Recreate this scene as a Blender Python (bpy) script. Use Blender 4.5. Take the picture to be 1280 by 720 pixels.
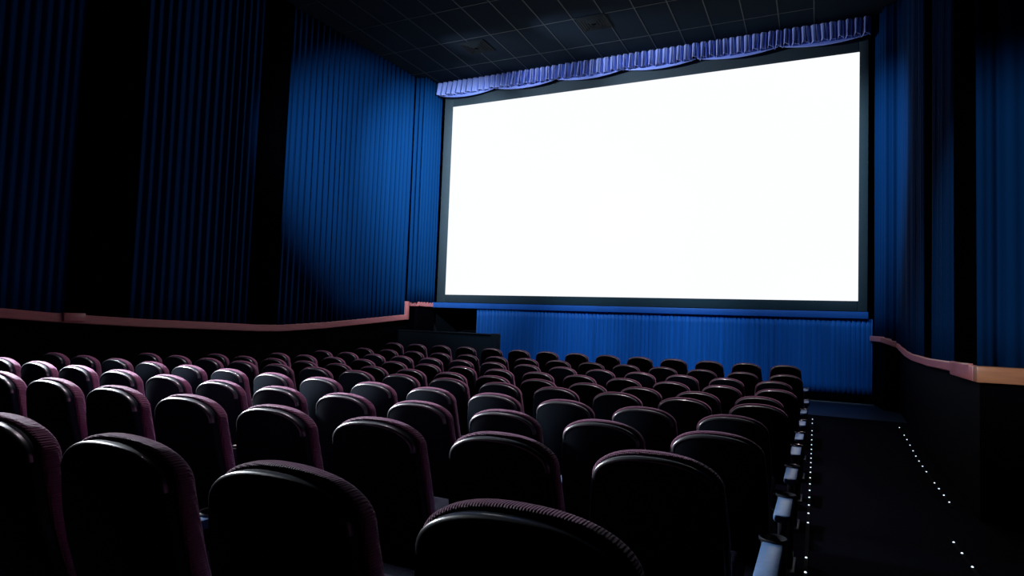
import bpy, bmesh, math, random
from mathutils import Vector, Matrix
random.seed(7)
for o in list(bpy.data.objects): bpy.data.objects.remove(o)
sc = bpy.context.scene
COL = sc.collection

# ---------------------------------------------------------------- camera
F_PX = 786.7
def camdir(x, y): return Vector((x-640, -(y-360), -F_PX)).normalized()
yc = camdir(1021, 417.6); xc = -camdir(-979, 344)
xc = (xc - yc*xc.dot(yc)).normalized(); zc = xc.cross(yc)
cam_data = bpy.data.cameras.new('camera'); cam = bpy.data.objects.new('camera', cam_data); COL.objects.link(cam)
cam.matrix_world = Matrix((xc, yc, zc)).to_4x4()
cam_data.sensor_width = 36; cam_data.lens = F_PX/1280*36; cam_data.clip_start = .05
sc.camera = cam

# ---------------------------------------------------------------- world, exposure, lamps
w = bpy.data.worlds.new('world'); sc.world = w; w.use_nodes = True
w.node_tree.nodes['Background'].inputs[0].default_value = (.002, .01, .03, 1)
w.node_tree.nodes['Background'].inputs[1].default_value = 0.0
sc.view_settings.view_transform = 'Standard'; sc.view_settings.look = 'None'
sc.view_settings.gamma = 1; sc.view_settings.use_curve_mapping = False
sc.view_settings.exposure = 0.0
SCREEN_STRENGTH = 1.04
def spot(name, loc, target, energy, col, deg, blend=.9, soft=.08):
    ld = bpy.data.lights.new(name, 'SPOT'); ld.energy = energy; ld.color = col
    ld.spot_size = math.radians(deg); ld.spot_blend = blend; ld.shadow_soft_size = soft
    lo = bpy.data.objects.new(name, ld); COL.objects.link(lo); lo.location = loc
    lo.rotation_euler = (Vector(target)-Vector(loc)).to_track_quat('-Z', 'Y').to_euler()
# unseen spots: wash added to brighten the curtain below the screen, then the valance
for wx, we in [(-6.2, 900), (-3.5, 1500), (-1.0, 900)]:
    spot('added_curtain_wash', (wx, 7.0, 5.8), (wx, 13.5, -.05), we, (.42, .72, 1), 34)
for wx, wy, tx, we in [(-8.9, 11.3, -6.6, 150), (-8.7, 10.0, -4.6, 900), (-6.6, 10.0, -2.4, 1000)]:
    spot('valance_spot', (wx, wy, 5.15), (tx, 13.3, 5.66), we, (.85, .86, 1), 44, .9, .03)
spot('added_side_wash', (-5.5, 4.6, 4.0), (-9.0, 12.9, 2.9), 2900, (.74, .83, 1), 52, 1)  # unseen fill added to brighten the wall curtains near the screen
spot('added_side_wash', (-4.4, 9.9, 5.3), (-8.7, 13.4, 3.3), 3200, (.88, .9, 1), 62, 1)
spot('added_side_wash', (-2.6, 9.4, 5.3), (1.02, 13.4, 2.8), 1700, (.6, .8, 1), 48, 1)
for wx, wy, we in [(-6.4, 3.4, 900), (-4.0, 3.0, 1200), (-5.8, 7.0, 1200), (-2.0, 7.0, 1400), (-6.2, 10.2, 900), (-2.2, 10.2, 900)]:
    spot('added_seat_fill', (wx, wy, 5.9), (wx, wy-.4, -.6), we, (1, .84, .95), 52, .8, .12)  # unseen overhead fill added to brighten the seat tops
spot('left_sconce_light', (-8.8, 3.4, 2.4), (-4.8, 2.9, -.5), 12000, (.86, .92, 1), 46, 1, .5)
spot('rear_spot', (-2.6, -1.2, 2.9), (1.66, 6.8, .8), 1500, (.95, .95, 1), 24, .7, .1)

# ---------------------------------------------------------------- helpers
def smooth_mesh(me, ang=35):
    for p in me.polygons: p.use_smooth = True
    try: me.set_sharp_from_angle(angle=math.radians(ang))
    except Exception: pass
class MB:
    def __init__(s): s.v = []; s.f = []
    def add(s, vs, fs):
        n = len(s.v); s.v += [tuple(v) for v in vs]; s.f += [tuple(i+n for i in f) for f in fs]; return s
    def box(s, x0, x1, y0, y1, z0, z1):
        vs = [(x, y, z) for x in (x0, x1) for y in (y0, y1) for z in (z0, z1)]
        return s.add(vs, [(0,1,3,2),(4,6,7,5),(0,4,5,1),(2,3,7,6),(0,2,6,4),(1,5,7,3)])
    def rbox(s, x0, x1, y0, y1, z0, z1, r, seg=3):
        bm = bmesh.new(); bmesh.ops.create_cube(bm, size=1)
        for v in bm.verts:
            v.co = Vector(((x0+x1)/2+v.co.x*(x1-x0), (y0+y1)/2+v.co.y*(y1-y0), (z0+z1)/2+v.co.z*(z1-z0)))
        bmesh.ops.bevel(bm, geom=bm.edges[:], offset=r, segments=seg, profile=.5, affect='EDGES')
        bm.verts.index_update()
        s.add([v.co[:] for v in bm.verts], [[v.index for v in f.verts] for f in bm.faces]); bm.free(); return s
    def loft(s, rings, cap=True, closed=True):
        n = len(rings[0]); vs = [p for r in rings for p in r]; fs = []
        for i in range(len(rings)-1):
            for j in range(n if closed else n-1):
                k = (j+1) % n; fs.append((i*n+j, i*n+k, (i+1)*n+k, (i+1)*n+j))
        if cap: fs.append(tuple(reversed(range(n)))); fs.append(tuple((len(rings)-1)*n+j for j in range(n)))
        return s.add(vs, fs)
    def lathe(s, prof, c, n=24, cap=True):
        return s.loft([[(c[0]+r*math.cos(2*math.pi*j/n), c[1]+r*math.sin(2*math.pi*j/n), c[2]+z) for j in range(n)] for r, z in prof], cap)
    def build(s, name, mat, parent=None, ang=35, fix=True):
        me = bpy.data.meshes.new(name); me.from_pydata(s.v, [], s.f)
        if fix:
            bm = bmesh.new(); bm.from_mesh(me); bmesh.ops.recalc_face_normals(bm, faces=bm.faces[:]); bm.to_mesh(me); bm.free()
        me.materials.append(mat); smooth_mesh(me, ang)
        o = bpy.data.objects.new(name, me); COL.objects.link(o)
        if parent: o.parent = parent
        return o
def empty(name, loc=(0, 0, 0)):
    o = bpy.data.objects.new(name, None); o.empty_display_size = .1; o.location = loc; COL.objects.link(o); return o
def tag(o, label=None, cat=None, group=None, kind=None):
    if label: o['label'] = label
    if cat: o['category'] = cat
    if group: o['group'] = group
    if kind: o['kind'] = kind
    return o
def struct(o): o['kind'] = 'structure'; return o
def lerp_tab(tab, x):
    if x <= tab[0][0]: return tab[0][1]
    for (a, b), (c, d) in zip(tab, tab[1:]):
        if x <= c: return b+(d-b)*(x-a)/(c-a) if c > a else d
    return tab[-1][1]

# ---------------------------------------------------------------- materials
def mat(name, col, rough=.5, spec=.5, metal=0, coat=0, sheen=0, sheen_tint=None, noise=0, nscale=8, bump=0, bscale=60, stretch=None):
    m = bpy.data.materials.new(name); m.use_nodes = True; nt = m.node_tree; b = nt.nodes['Principled BSDF']
    b.inputs['Base Color'].default_value = (*col, 1); b.inputs['Roughness'].default_value = rough
    b.inputs['Specular IOR Level'].default_value = spec; b.inputs['Metallic'].default_value = metal
    b.inputs['Coat Weight'].default_value = coat; b.inputs['Sheen Weight'].default_value = sheen
    if sheen_tint: b.inputs['Sheen Tint'].default_value = (*sheen_tint, 1)
    tc = nt.nodes.new('ShaderNodeTexCoord'); mp = nt.nodes.new('ShaderNodeMapping'); nt.links.new(tc.outputs['Object'], mp.inputs[0])
    if stretch: mp.inputs['Scale'].default_value = stretch
    n = nt.nodes.new('ShaderNodeTexNoise'); n.inputs['Scale'].default_value = nscale; n.inputs['Detail'].default_value = 4
    nt.links.new(mp.outputs[0], n.inputs['Vector'])
    mx = nt.nodes.new('ShaderNodeMix'); mx.data_type = 'RGBA'
    a = max(noise, .04)
    mx.inputs[6].default_value = (*[c*(1-a) for c in col], 1); mx.inputs[7].default_value = (*[min(1, c*(1+a)) for c in col], 1)
    nt.links.new(n.outputs['Fac'], mx.inputs[0]); nt.links.new(mx.outputs[2], b.inputs['Base Color'])
    if bump:
        n2 = nt.nodes.new('ShaderNodeTexNoise'); n2.inputs['Scale'].default_value = bscale; nt.links.new(mp.outputs[0], n2.inputs['Vector'])
        bp = nt.nodes.new('ShaderNodeBump'); bp.inputs['Strength'].default_value = bump; bp.inputs['Distance'].default_value = .01
        nt.links.new(n2.outputs['Fac'], bp.inputs['Height']); nt.links.new(bp.outputs[0], b.inputs['Normal'])
    return m
def emit(name, col, strength):
    m = bpy.data.materials.new(name); m.use_nodes = True; nt = m.node_tree; nt.nodes.clear()
    e = nt.nodes.new('ShaderNodeEmission'); o = nt.nodes.new('ShaderNodeOutputMaterial'); nt.links.new(e.outputs[0], o.inputs[0])
    e.inputs[0].default_value = (*col, 1); e.inputs[1].default_value = strength; return m
M = {}
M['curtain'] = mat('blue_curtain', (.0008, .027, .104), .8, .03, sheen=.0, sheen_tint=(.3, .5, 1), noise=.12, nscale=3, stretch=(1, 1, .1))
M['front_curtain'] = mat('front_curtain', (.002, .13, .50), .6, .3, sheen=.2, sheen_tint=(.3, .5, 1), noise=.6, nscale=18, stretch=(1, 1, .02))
M['valance'] = mat('valance_satin', (.21, .31, .72), .5, .4, sheen=.3, sheen_tint=(.7, .7, 1), noise=.3, nscale=4, stretch=(1, 1, .3))
M['swag'] = mat('swag_satin', (.2, .32, .85), .5, .4, sheen=.3, sheen_tint=(.7, .7, 1), noise=.1)
M['black_wall'] = mat('black_wall', (.0007, .0008, .0016), 1, .0, noise=.2, bump=.1)
M['wainscot'] = mat('wainscot', (.0006, .0008, .002), .7, .03, noise=.2)
M['alcove'] = mat('alcove', (.005, .011, .016), .8, .2, noise=.2)
M['ceiling'] = mat('ceiling_tile', (.004, .0095, .017), .9, .05, noise=.25, nscale=2, bump=.2, bscale=90)
M['tbar'] = mat('ceiling_bar', (.014, .024, .032), .6, .2)
M['vent'] = mat('vent_metal', (.003, .007, .010), .8, .1)
M['vent_dark'] = mat('vent_dark', (.004, .004, .005), .7, .2)
M['carpet'] = mat('carpet', (.0012, .0018, .005), .95, .03, noise=.4, nscale=30, bump=.6, bscale=250)
M['apron'] = mat('painted_floor', (.006, .018, .045), .4, .4, noise=.2, nscale=2)
M['frame'] = mat('screen_masking', (.032, .056, .07), .8, .2, noise=.1)
M['fascia'] = mat('fascia', (.02, .14, .55), .5, .4, noise=.15, nscale=6)
M['wood'] = mat('rail_wood', (.68, .24, .24), .34, .5, noise=.25, nscale=7, stretch=(6, .6, 6))
M['tan'] = mat('warm_lit_rail_wood', (.55, .25, .13), .35, .5, noise=.25, nscale=7, stretch=(.6, 6, 6))  # same rail wood, with warm light from behind put into the colour
M['shell'] = mat('seat_shell', (.004, .009, .017), .6, .10, noise=.1)
M['trim'] = mat('polished_lip', (.02, .024, .03), .36, 1.0, noise=.1, coat=.6)
M['shaded_seat'] = mat('shaded_seat', (.003, .003, .009), .85, .05, noise=.2, bump=.1)  # shade between the chair backs put into the cushion colour
M['plastic'] = mat('black_plastic', (.01, .011, .015), .3, .5)
M['arm'] = mat('armrest_plastic', (.065, .14, .29), .36, .5, noise=.35, nscale=40)
M['metal'] = mat('seat_metal', (.02, .02, .025), .4, .5, metal=.6)
M['chrome'] = mat('glint_strip_metal', (.4, .42, .45), .35, .5, metal=1)
M['led'] = emit('led', (.7, .85, 1), 1.6)
# ribbed burgundy upholstery
m = mat('seat_fabric', (.12, .026, .066), .7, .25, sheen=.45, sheen_tint=(1, .6, .95)); M['fabric'] = m
nt = m.node_tree; b = nt.nodes['Principled BSDF']; tc = nt.nodes.new('ShaderNodeTexCoord'); sp = nt.nodes.new('ShaderNodeSeparateXYZ')
nt.links.new(tc.outputs['Object'], sp.inputs[0]); last = None
def mth(op, a, c=None):
    q = nt.nodes.new('ShaderNodeMath'); q.operation = op
    for i, v in ((0, a), (1, c)):
        if v is None: continue
        if isinstance(v, (int, float)): q.inputs[i].default_value = v
        else: nt.links.new(v, q.inputs[i])
    return q.outputs[0]
h = mth('ADD', mth('SINE', mth('MULTIPLY', sp.outputs[0], 2*math.pi/.0062)), mth('SINE', mth('MULTIPLY', sp.outputs[2], 2*math.pi/.0062)))
bp = nt.nodes.new('ShaderNodeBump'); bp.inputs['Strength'].default_value = .8; bp.inputs['Distance'].default_value = .0012
nt.links.new(h, bp.inputs['Height']); nt.links.new(bp.outputs[0], b.inputs['Normal'])
# the lit screen: near white with a faint cool lower left
m = emit('lit_screen', (1, 1, 1), SCREEN_STRENGTH); nt = m.node_tree; e = nt.nodes['Emission']
tc = nt.nodes.new('ShaderNodeTexCoord'); n = nt.nodes.new('ShaderNodeTexNoise'); n.inputs['Scale'].default_value = .22
nt.links.new(tc.outputs['Object'], n.inputs[0]); mx = nt.nodes.new('ShaderNodeMix'); mx.data_type = 'RGBA'
mx.inputs[6].default_value = (.93, .955, 1, 1); mx.inputs[7].default_value = (.97, .98, 1, 1)
nt.links.new(n.outputs['Fac'], mx.inputs[0]); nt.links.new(mx.outputs[2], e.inputs[0]); M['screen'] = m

# ---------------------------------------------------------------- room
ROW_Y = [1.0, 2.03, 3.08, 4.13, 5.18, 6.25, 7.32, 8.38, 9.38, 10.35]
ROW_Z = [-.318, -.396, -.473, -.52, -.549, -.5925, -.604, -.595, -.567, -.483]
BACK_H = .95
FLOOR = [(-2.6, -1.18), (0, -1.21)] + [(y, z-BACK_H) for y, z in zip(ROW_Y, ROW_Z)] + [(11.8, -1.352), (13.5, -1.26), (15.2, -1.24)]
def fz(y): return lerp_tab(FLOOR, y)
CEIL = 6.0
def floor_strip(x0, x1, y0, y1, thick=.2, lift=0):
    ys = sorted(set([y0, y1] + [y0+(y1-y0)*i/60 for i in range(61)]))
    mb = MB(); mb.loft([[(x0, y, fz(y)+lift), (x1, y, fz(y)+lift), (x1, y, fz(y)-thick), (x0, y, fz(y)-thick)] for y in ys]); return mb
struct(floor_strip(-9.6, 2.0, -2.6, 11.8).build('floor', M['carpet']))
struct(floor_strip(-9.6, 2.0, 11.8, 15.2).build('floor', M['apron']))
struct(MB().box(-9.6, 2.0, -2.6, 14.9, CEIL, CEIL+.15).build('ceiling', M['ceiling']))
# ceiling grid
g = MB()
for i in range(16): x = -.1-.61*i; g.box(x-.010, x+.010, 5.2, 13.5, CEIL-.006, CEIL+.002) if x > -9.3 else None
for j in range(6): y = 12.5-1.22*j; g.box(-9.0, -.1, y-.010, y+.010, CEIL-.0055, CEIL+.002)
struct(g.build('trim_1', M['tbar']))
struct(MB().box(-9.6, 2.0, -2.75, -2.6, -1.5, CEIL).build('wall_back', M['black_wall']))
# screen wall, with an exit recess at its lower left
struct(MB().box(-7.5, 1.4, 13.6, 13.75, -1.5, CEIL).box(-9.3, -7.5, 13.6, 13.75, .31, CEIL).build('wall_front', M['black_wall']))
struct(MB().box(-9.0, -8.84, 13.6, 15.0, -1.5, .31).box(-7.5, -7.38, 13.75, 15.0, -1.5, .31).box(-9.0, -7.38, 14.9, 15.05, -1.5, .6).box(-9.0, -7.38, 13.75, 15.0, .31, .45).build('wall_recess', M['alcove']))
d = struct(MB().rbox(-8.72, -7.72, 14.84, 14.90, fz(14.8), .28, .01).rbox(-8.62, -8.28, 14.82, 14.85, -1.0, .1, .01).rbox(-8.16, -7.82, 14.82, 14.85, -1.0, .1, .01).build('door_1', M['alcove']))
MB().rbox(-8.6, -7.85, 14.76, 14.79, -.27, -.22, .01).box(-8.58, -8.55, 14.78, 14.84, -.27, -.22).box(-7.9, -7.87, 14.78, 14.84, -.27, -.22).build('door_handle', M['metal'], d)
def poly_wall(pts, zt, zb, out, name, m):
    """pts = plan polyline of the room face, out = outward x sign"""
    mb = MB(); t = .15*out
    rings = []
    for (x, y) in pts: rings.append([(x, y, zb(y)), (x, y, zt(y)), (x+t, y, zt(y)), (x+t, y, zb(y))])
    mb.loft(rings); return struct(mb.build(name, m))
LW = [(-9.35, -2.6), (-9.35, 8.8), (-9.13, 12.70), (-9.13, 12.75), (-8.85, 12.82), (-8.85, 13.75)]
RW = [(1.95, -2.6), (1.95, 6.72), (1.75, 6.86), (1.38, 6.9), (1.38, 12.76), (1.14, 12.9), (.99, 13.75)]
poly_wall(LW, lambda y: CEIL, lambda y: -1.5, -1, 'wall_left', M['black_wall'])
poly_wall(RW, lambda y: CEIL, lambda y: -1.5, 1, 'wall_right', M['black_wall'])
# rail tops (y, z)
LR = [(-2.5, .06), (4.3, -.05), (4.9, -.09), (6.15, -.145), (7.2, -.17), (8.3, -.2), (8.9, -.2), (10, -.13), (11.25, -.02), (12.66, .11)]
LR2 = .43
RR = [(-2.5, .0), (5.3, -.15), (6.7, -.21), (8.03, -.235), (9.36, -.25), (10.83, -.235), (11.6, -.2), (12.75, -.09), (12.9, -.005), (13.6, .005)]
def rail_path(pts, m, name, h=.10, depth=.07, side=1, mb=None):
    """pts: (x,y,ztop) wall-face points; bar protrudes into the room by depth towards side"""
    mb = mb or MB(); rings = []
    for i, (x, y, z) in enumerate(pts):
        a = Vector(pts[max(0, i-1)][:2]); c = Vector(pts[min(len(pts)-1, i+1)][:2]); t = (c-a).normalized()
        nrm = Vector((t.y, -t.x))*side
        p0 = Vector((x, y)) - nrm*.02; p1 = Vector((x, y)) + nrm*depth; b = .012
        rings.append([(p0.x, p0.y, z-h), (p1.x-nrm.x*b, p1.y-nrm.y*b, z-h), (p1.x, p1.y, z-h+b), (p1.x, p1.y, z-b), (p1.x-nrm.x*b, p1.y-nrm.y*b, z), (p0.x, p0.y, z)])
    mb.loft(rings); return mb
def lx(y): return lerp_tab([(-2.6, -9.29), (8.8, -9.29), (12.7, -9.07)], y)
ys = [-2.5, 0, 2, 4.3, 4.9, 5.5, 6.15, 6.7, 7.2, 7.8, 8.3, 8.6, 8.9, 9.3, 9.7, 10, 10.6, 11.25, 12, 12.68]
# dark wainscot under the rails
def wains(path, name, zf, side, thick=.10):
    mb = MB(); rings = []
    for i, (x, y) in enumerate(path):
        a = Vector(path[max(0, i-1)]); c = Vector(path[min(len(path)-1, i+1)]); t = (c-a).normalized(); n = Vector((t.y, -t.x))*side
        q = Vector((x, y))-n*thick
        rings.append([(x, y, fz(y)-.1), (x, y, zf(y)), (q.x, q.y, zf(y)), (q.x, q.y, fz(y)-.1)])
    mb.loft(rings); return struct(mb.build(name, M['wainscot']))
lzf = lambda y: lerp_tab(LR, y)-.05
wains([(lx(y), y) for y in ys], 'wall_left', lzf, 1)
wains([(-9.07, 12.70), (-9.06, 12.78), (-8.78, 12.84), (-8.78, 13.6)], 'wall_left', lambda y: LR2-.05, 1)
rzf = lambda y: lerp_tab(RR, y)-.05
RP = [(1.30, y) for y in (6.95, 7.5, 8.03, 8.7, 9.36, 10.1, 10.83, 11.6, 12.3, 12.75)] + [(1.07, 12.9), (.93, 13.6)]
RPn = [(1.78, -2.5), (1.78, 2), (1.78, 4), (1.78, 6.6)]
wains(list(reversed(RP)), 'wall_right', rzf, -1*-1)
wains(list(reversed(RPn)), 'wall_right', rzf, 1)
struct(MB().box(1.27, 1.86, 6.70, 6.98, -1.6, -.26).build('wall_right', M['wainscot']))
# rails
mb = rail_path([(lx(y), y, lerp_tab(LR, y)) for y in ys], None, None, h=.125, depth=.13, side=1)
zs = lerp_tab(LR, 12.68)
mb.rbox(-9.09, -8.94, 12.62, 12.72, zs-.125, LR2, .01, 2)
mb = rail_path([(-9.07, 12.68, LR2), (-9.05, 12.78, LR2), (-8.78, 12.84, LR2), (-8.76, 13.5, LR2)], None, None, h=.11, depth=.05, side=1, mb=mb)
struct(mb.build('trim_2', M['wood']))
mb = rail_path([(x, y, lerp_tab(RR, y)) for x, y in reversed(RP)], None, None, h=.10, depth=.065, side=1)
struct(mb.build('trim_3', M['wood']))
# wider capped block of the right rail below the black pilaster, then the return facing the seats
struct(MB().rbox(1.235, 1.40, 6.80, 7.85, -.365, -.225, .012, 2).build('trim_4', M['wood']))
struct(MB().rbox(1.24, 1.60, 6.64, 6.80, -.365, -.225, .010, 2).build('trim_5', M['tan']))
mb = rail_path([(x, y, lerp_tab(RR, y)) for x, y in reversed(RPn)], None, None, h=.13, depth=.06, side=1)
struct(mb.build('trim_6', M['wood']))
# black pilasters between the curtain panels
for (x0, x1, y0, y1, zz) in ((-9.36, -9.17, 8.15, 8.76, -.22), (-9.36, -9.17, 5.10, 5.90, -.13), (-9.36, -9.17, 2.2, 2.8, 0), (1.27, 1.40, 6.88, 7.84, -.24), (1.27, 1.40, 9.2, 9.85, -.26)):
    mb = MB().rbox(x0, x1, y0, y1, zz-.02, CEIL-.002, .015, 2); struct(mb.build('wall_pilaster', M['black_wall']))
struct(MB().rbox(-9.31, -9.13, 5.02, 5.30, -.20, -.085, .01, 2).build('trim_7', M['wood']))
struct(MB().rbox(-.15, .95, 13.33, 13.38, fz(13.35)-.004, fz(13.35)+.016, .004, 1).build('trim_8', M['chrome']))  # metal strip added to give a glint along the floor junction
# baseboard under the screen curtain
struct(MB().rbox(-7.5, .95, 13.44, 13.60, -1.30, -1.12, .008, 2).build('baseboard_front', M['wainscot']))

# ---------------------------------------------------------------- curtains
def curtain(name, path, zb, zt, period, amp, seed, m, rows=14, sway=.006, step=.012, label=None, group=None, sharp=.35):
    rnd = random.Random(seed); P = [Vector(p) for p in path]; seg = [(b-a).length for a, b in zip(P, P[1:])]; L = sum(seg); n = int(L/step)
    ph = [rnd.uniform(0, 6.28) for _ in range(8)]
    cols = []
    for i in range(n+1):
        s = L*i/n; q = s; k = 0
        while k < len(seg)-1 and q > seg[k]: q -= seg[k]; k += 1
        t = (P[k+1]-P[k]).normalized(); p = P[k]+t*q; nr = Vector((t.y, -t.x))
        u = s/period*2*math.pi + .55*math.sin(s*2.1+ph[0]) + .35*math.sin(s*5.3+ph[1])
        A = amp*(1+.28*math.sin(s*3.1+ph[2]) + .18*math.sin(s*9.7+ph[3]))
        cols.append((p, nr, u, A, s))
    rings = []
    for j in range(rows+1):
        v = j/rows; ring = []
        for p, nr, u, A, s in cols:
            w_ = u + .25*math.sin(v*3+s*1.3+ph[4])
            f = math.sin(w_) + sharp*math.sin(2*w_+.6) + .15*math.sin(3*w_+ph[5])
            z0 = zb(p.y) if callable(zb) else zb
            off = A*f*(.85+.15*(1-v)) + sway*math.sin(v*5+s*2+ph[6])
            q = p+nr*off; ring.append((q.x, q.y, z0+(zt-z0)*v))
        rings.append(ring)
    mb = MB(); mb.loft(rings, cap=False, closed=False); o = mb.build(name, m, ang=180, fix=False)
    md = o.modifiers.new('thickness', 'SOLIDIFY'); md.thickness = .005; md.offset = 0
    if label: tag(o, label, 'curtain', group)
    return o
TOP = CEIL-.01; G = 'pleated blue curtains along the side walls'
lzc = lambda y: lerp_tab(LR, y)-.02
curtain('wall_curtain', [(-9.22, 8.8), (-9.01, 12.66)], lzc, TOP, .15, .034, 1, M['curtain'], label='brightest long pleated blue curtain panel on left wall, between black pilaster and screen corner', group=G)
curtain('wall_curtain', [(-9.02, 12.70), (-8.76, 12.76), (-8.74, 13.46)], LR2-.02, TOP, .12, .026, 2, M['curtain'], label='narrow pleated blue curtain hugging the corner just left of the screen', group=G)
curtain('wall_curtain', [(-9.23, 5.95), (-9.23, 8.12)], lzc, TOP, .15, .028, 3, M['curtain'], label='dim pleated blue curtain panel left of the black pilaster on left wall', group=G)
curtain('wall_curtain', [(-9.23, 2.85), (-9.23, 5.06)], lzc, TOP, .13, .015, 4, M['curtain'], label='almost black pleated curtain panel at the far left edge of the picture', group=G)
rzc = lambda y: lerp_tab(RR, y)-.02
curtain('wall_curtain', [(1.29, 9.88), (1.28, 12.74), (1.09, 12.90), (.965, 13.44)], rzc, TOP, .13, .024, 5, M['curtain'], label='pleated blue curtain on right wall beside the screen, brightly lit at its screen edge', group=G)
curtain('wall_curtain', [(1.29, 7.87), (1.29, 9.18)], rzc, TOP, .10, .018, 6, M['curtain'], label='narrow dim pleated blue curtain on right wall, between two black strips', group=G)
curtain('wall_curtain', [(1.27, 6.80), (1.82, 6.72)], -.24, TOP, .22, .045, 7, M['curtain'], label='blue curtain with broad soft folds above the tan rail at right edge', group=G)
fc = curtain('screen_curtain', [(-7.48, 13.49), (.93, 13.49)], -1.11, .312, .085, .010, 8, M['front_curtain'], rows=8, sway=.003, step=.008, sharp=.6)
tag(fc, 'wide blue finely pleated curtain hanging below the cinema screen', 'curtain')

# ---------------------------------------------------------------- screen
scr = empty('cinema_screen', (-3.84, 13.5, .45)); tag(scr, 'huge glowing white cinema screen in a dark frame on the end wall', 'screen')
def rel(o, root): o.location = -root.location; return o
SX0, SX1, SZ0, SZ1 = -8.36, .68, .655, 5.41
mb = MB().rbox(SX0-.01, SX1+.01, 13.415, 13.50, SZ0-.01, SZ1+.01, .004, 1); rel(mb.build('projection_surface', M['screen'], scr), scr)
mb = MB()
for b_ in ((-8.62, SX0, .45, 5.72), (SX1, .845, .45, 5.72), (SX0, SX1, .45, SZ0), (SX0, SX1, SZ1, 5.72)):
    mb.rbox(b_[0], b_[1], 13.42, 13.585, b_[2], b_[3], .012, 2)
rel(mb.build('frame', M['frame'], scr), scr)
fa = MB().rbox(-8.80, .86, 13.42, 13.585, .315, .445, .01, 2).build('screen_ledge', M['fascia']); tag(fa, 'thin blue ledge running under the screen frame above the curtain', 'ledge')

# ---------------------------------------------------------------- valance
va = empty('valance', (-3.95, 13.25, 5.65)); tag(va, 'gathered lavender blue valance with scalloped swags above the screen', 'valance')
VX0, VX1 = -8.70, .86; NS = 6; SW = (VX1-VX0)/NS
rnd = random.Random(5); cuts = []
n = 1500; ph = [rnd.uniform(0, 6.28) for _ in range(6)]
def scal(x): u = ((x-VX0)/SW) % 1; return math.sin(math.pi*u)
rings = []
for j in range(13):
    v = j/12; ring = []
    for i in range(n+1):
        x = VX0+(VX1-VX0)*i/n
        u = (x-VX0)/.15*2*math.pi + .9*math.sin(x*2.7+ph[0]) + .6*math.sin(x*6.1+ph[1]) + .5*v*math.sin(x*3.3+ph[4])
        A = (.026+.046*v)*(1+.35*math.sin(x*4.3+ph[2]))
        f = math.sin(u)+.4*math.sin(2*u+.8)+.12*math.sin(5*u+ph[3])
        zb_ = 5.665-.020*scal(x)+.012*math.sin(u*.5+1)
        ring.append((x, 13.20-A*f-.02*v, CEIL-.005+(zb_-CEIL+.005)*v))
    rings.append(ring)
o = MB().loft(rings, cap=False, closed=False).build('gathered_band', M['valance'], va, ang=180, fix=False); rel(o, va)
md = o.modifiers.new('thickness', 'SOLIDIFY'); md.thickness = .006
for s in range(NS):
    x0 = VX0+s*SW+.01; x1 = x0+SW-.02; rings = []
    for j in range(6):
        v = j/5; ring = []
        for i in range(41):
            a = i/40; x = x0+(x1-x0)*a; dz = math.sin(math.pi*a)**.8
            ring.append((x, 13.27-.02*math.sin(v*math.pi)-.008*math.sin(v*9), 5.70-(.10*dz+.01)*v))
        rings.append(ring)
    o = MB().loft(rings, cap=False, closed=False).build('swag', M['swag'], va, ang=180, fix=False); rel(o, va)
    md = o.modifiers.new('thickness', 'SOLIDIFY'); md.thickness = .006

# ---------------------------------------------------------------- low partition and vents
pt = empty('partition', (-7.55, 12.2, fz(12.2))); tag(pt, 'low dark partition with end post in front of the exit recess', 'partition')
o = rel(MB().rbox(-8.82, -6.36, 12.15, 12.25, fz(12.2)-.02, -.29, .01, 2).build('panel', M['alcove'], pt), pt)
o = rel(MB().rbox(-8.82, -6.36, 12.13, 12.27, -.29, -.255, .01, 2).build('cap', M['alcove'], pt), pt)
o = rel(MB().rbox(-6.36, -6.20, 12.11, 12.29, fz(12.2)-.02, -.245, .02, 2).build('end_post', M['alcove'], pt), pt)
for (vx, vy, lab) in ((-3.72-.305, 11.56, 'square slatted ceiling vent, the clearer one above the middle of the screen'), (-6.75, 11.68, 'square slatted ceiling vent, the dim one above the left corner of the screen')):
    ve = empty('ceiling_vent', (vx, vy, CEIL)); tag(ve, lab, 'vent', 'ceiling vents')
    MB().box(-.28, .28, -.28, .28, -.012, -.004).build('backing', M['vent_dark'], ve)
    for k in range(5):
        r1 = .30-.055*k; r0 = r1-.018; z0 = -.014-.006*k; mb = MB()
        def sq(r, z): return [(-r, -r, z), (r, -r, z), (r, r, z), (-r, r, z)]
        mb.loft([sq(r1, z0+.008), sq(r1, z0), sq(r0-.012, z0-.010), sq(r0-.012, z0-.006), sq(r0, z0+.008), sq(r1, z0+.008)], cap=False)
        mb.build('frame' if k == 0 else 'slat', M['vent'], ve)

# ---------------------------------------------------------------- cinema seats
def outline(inset=0, bottom=-.62, n=14):
    """closed outline, list of (x, d) with d = height relative to the top of the back"""
    hw, H, p = .214, .110, 2.25; R = []
    for i in range(n+1):
        a = math.pi/2*i/n; x = hw*math.sin(a)**(2/p); z = -H+H*max(0, math.cos(a))**(2/p); R.append([x, z])
    for d, x in ((-.16, .220), (-.22, .226), (-.30, .230), (-.40, .231), (-.50, .227), (-.57, .218), (-.60, .205), (-.615, .185), (bottom, .15), (bottom, 0)): R.append([x, d])
    full = [Vector(q) for q in R] + [Vector((-x, z)) for x, z in reversed(R[1:-1])]
    if inset:
        out = []; m_ = len(full)
        for i in range(m_):
            t = (full[(i+1) % m_]-full[i-1]).normalized(); nn = Vector((-t.y, t.x))
            c = full[i]-Vector((0, -.3))
            if nn.dot(c) > 0: nn = -nn
            out.append(full[i]+nn*inset)
        full = out
    return full
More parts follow.
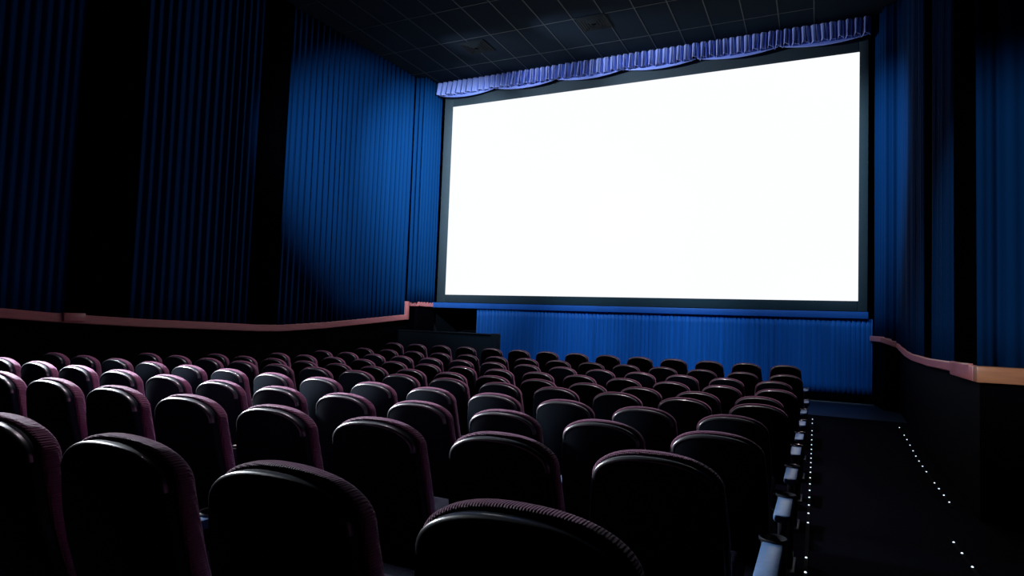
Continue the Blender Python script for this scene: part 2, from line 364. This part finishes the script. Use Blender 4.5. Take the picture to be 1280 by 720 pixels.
def to3(pts, yoff, s=1.0):
    out = []
    for q in pts:
        x = q.x*s; d = -.30+(q.y+.30)*s
        lean = .27*(-d) - .035*math.sin(max(0, min(1, -d/.62))*math.pi)
        wrap = .30*abs(x)**2        # the back curves round the sitter
        out.append((x, yoff+lean+wrap, BACK_H+d))
    return out
def make_chair():
    root = empty('cinema_chair')
    # upholstered cushion of the back, rounded edge
    r = .011; rings = []
    r2 = .038
    for a in range(0, 7):
        t = math.pi/2*a/6; rings.append(to3(outline(r*(1-math.sin(t))), .004+r*(1-math.cos(t))))
    for a in range(0, 7):
        t = math.pi/2*a/6; rings.append(to3(outline(r2*(1-math.cos(t))), .036+.034*math.sin(t)))
    for s, y in ((.8, .078), (.55, .084), (.25, .087)): rings.append(to3(outline(r2), y, s))
    MB().loft(rings).build('back_cushion', M['fabric'], root, ang=60)
    # glossy hard shell on the rear
    rings = []
    for s_, y in ((.3, -.040), (.6, -.037), (.85, -.033)): rings.append(to3(outline(.0265), y, s_))
    arc = [(.0265-.013*math.sin(math.pi/2*q/8), -.030+.013*(1-math.cos(math.pi/2*q/8))) for q in range(9)]
    for ins, y in arc + [(.0132, -.004), (.0130, .006)]: rings.append(to3(outline(ins), y))
    MB().loft(rings).build('back_shell', M['shell'], root, ang=40)
    # polished flat lip round the top of the shell
    prof = [(i_-.0012, y_-.0008) for i_, y_ in arc] + [(.0120, -.012), (.0170, -.012), (.026, -.024)]
    full = [to3(outline(ins), y) for ins, y in prof]; o0 = outline(0); m_ = len(o0)
    idx = [i for i in range(-(m_//2), m_//2) if o0[i % m_].y > -.12]
    MB().loft([[full[q][i % m_] for q in range(len(prof))] for i in idx]).build('shell_trim', M['trim'], root, ang=50)
    # seat
    mb = MB().rbox(-.225, .225, .16, .62, .375, .475, .04, 4)
    mb.v = [(x, y, z+.05*(y-.16)+.010*math.cos(x*6)) for x, y, z in mb.v]
    mb.build('seat_cushion', M['shaded_seat'], root, ang=60)
    mb = MB().rbox(-.215, .215, .14, .60, .335, .39, .02, 3); mb.v = [(x, y, z+.05*(y-.16)) for x, y, z in mb.v]
    mb.build('seat_pan', M['plastic'], root)
    MB().rbox(-.265, .235, .24, .29, .315, .35, .008, 2).rbox(-.265, .235, .46, .51, .325, .36, .008, 2).build('seat_bracket', M['metal'], root)
    add_arm(root, -.2775)
    return root
def add_arm(root, x):
    pts = []
    w_, y0, y1, n = .037, .13, .50, 10
    for i in range(n+1): a = math.pi+math.pi*i/n; pts.append((w_*math.cos(a), y0+w_+w_*math.sin(a)))
    pts += [(w_, y1), (-w_, y1)]
    def off(s, z): return [(x+px*s, y0+w_+(py-y0-w_)*(1 if abs(py-y1) < 1e-6 else s), z) for px, py in pts]
    arm = MB().loft([off(.9, .548), off(1, .556), off(1, .572), off(.96, .578), off(.88, .580)]).build('armrest', M['arm'], root)
    # cup holder: an open round cup with a raised rim at the front end of the arm
    c = (x, .545, .50)
    MB().lathe([(.0, .0), (.036, .0), (.040, .004), (.043, .075), (.050, .079), (.051, .086), (.047, .090), (.042, .086), (.038, .012), (.0, .010)], c, 28, cap=False).build('cup_holder', M['plastic'], arm)
    MB().rbox(x-.018, x+.018, .17, .52, .36, .552, .012, 2).build('arm_panel', M['plastic'], root)
    lg = MB().rbox(x-.016, x+.016, .26, .40, .01, .37, .01, 2); lg.v = [(a, b+.1*(.37-c_)*0, c_) for a, b, c_ in lg.v]
    lg.rbox(x-.03, x+.03, .18, .48, -.012, .014, .005, 2).build('leg', M['metal'], root)
    return arm
def kids(o): return [c for c in bpy.data.objects if c.parent == o]
def tree(o): return (o, [tree(c) for c in kids(o)])
def copy_tree(tr, parent=None):
    o, ch = tr; c = o.copy(); COL.objects.link(c); c.parent = parent
    for t in ch: copy_tree(t, c)
    return c
chair = make_chair()
t_mid = tree(chair)
end_chair = copy_tree(t_mid); add_arm(end_chair, .2775)
bpy.context.view_layer.update()
t_end = tree(end_chair)
ORD = ['', 'second', 'third', 'fourth', 'fifth', 'sixth', 'seventh', 'eighth', 'ninth', 'tenth', 'eleventh', 'twelfth', 'thirteenth', 'fourteenth']
RN = ['nearest row', 'second nearest row', 'third nearest row', 'fourth nearest row', 'fifth nearest row', 'sixth nearest row', 'fourth row back from screen', 'third row back from screen', 'second row back from screen', 'front row under screen']
COUNT = [5, 9, 12, 14, 14, 14, 14, 14, 14, 14]
RX = [-.465, -.465, -.42, -.47, -.40, -.475, -.39, -.47, -.38, -.42]
for i, (y, z) in enumerate(zip(ROW_Y, ROW_Z)):
    for k in range(COUNT[i]):
        src = t_end if k == 0 else t_mid
        if i == 0 and k == 0: o = end_chair
        elif i == 0 and k == 1: o = chair
        else: o = copy_tree(src)
        o.location = (RX[i]-.555*k, y, z-BACK_H)
        if k == 0:      # the aisle arms stand in one straight line down the slope
            sh = max(-.14-RX[i], .255)-.2775
            for ch in kids(o):
                if any(v.co.x > .2 for v in ch.data.vertices) and all(v.co.x > .2 for v in ch.data.vertices): ch.location.x = sh
        o.rotation_euler = (0, 0, random.uniform(-.010, .010))
        if k == 0: lab = 'burgundy cinema seat at the right aisle end of the '+RN[i]
        elif k == COUNT[i]-1 and i >= 3: lab = 'burgundy cinema seat at the far left end of the '+RN[i]
        else: lab = 'burgundy cinema seat, %s from the right aisle in the %s' % (ORD[k], RN[i])
        tag(o, lab, 'seat', 'cinema seats in the '+RN[i])

# ---------------------------------------------------------------- aisle lights
def light_strip(x, y0, y1, ledys, label, w_=.016):
    root = empty('aisle_light_strip', (x, y0, fz(y0))); tag(root, label, 'strip light', 'dotted aisle floor lights')
    n = max(2, int((y1-y0)/.2)); rings = []
    for i in range(n+1):
        y = y0+(y1-y0)*i/n; z = fz(y)
        rings.append([(x-w_, y, z-.004), (x-w_*.8, y, z+.012), (x+w_*.8, y, z+.012), (x+w_, y, z-.004)])
    rel(MB().loft(rings).build('channel', M['wainscot'], root), root)
    lm = None
    for y in ledys:
        if lm is None:
            o = MB().lathe([(.0, 0), (.0075, 0), (.0075, .004), (.005, .008), (.0, .009)], (0, 0, 0), 10, cap=False).build('led', M['led'], root); lm = o
        else: o = lm.copy(); COL.objects.link(o)
        o.parent = root; o.location = (0, y-y0, fz(y)-fz(y0)+.011)
light_strip(-.05, 2.2, 11.5, [3.2, 3.75, 4.37, 4.68, 5.66, 6.01, 6.34, 6.65, 6.96, 7.27, 7.57, 7.86, 8.13, 8.41, 8.67, 8.95, 9.23, 9.51, 9.79, 10.08, 10.35, 10.95, 11.3],
            'dotted white floor light strip along the seat side of the aisle')
light_strip(1.14, 7.1, 11.5, [7.27, 7.55, 7.83, 8.1, 8.65, 8.94, 9.23, 9.5, 9.76, 10.06, 10.38, 10.68, 11.26],
            'dotted floor light strip along the right wall, its longer far run')
light_strip(.93, 4.9, 5.95, [5.13, 5.46, 5.76], 'short three dot floor light strip at right, nearest the camera')
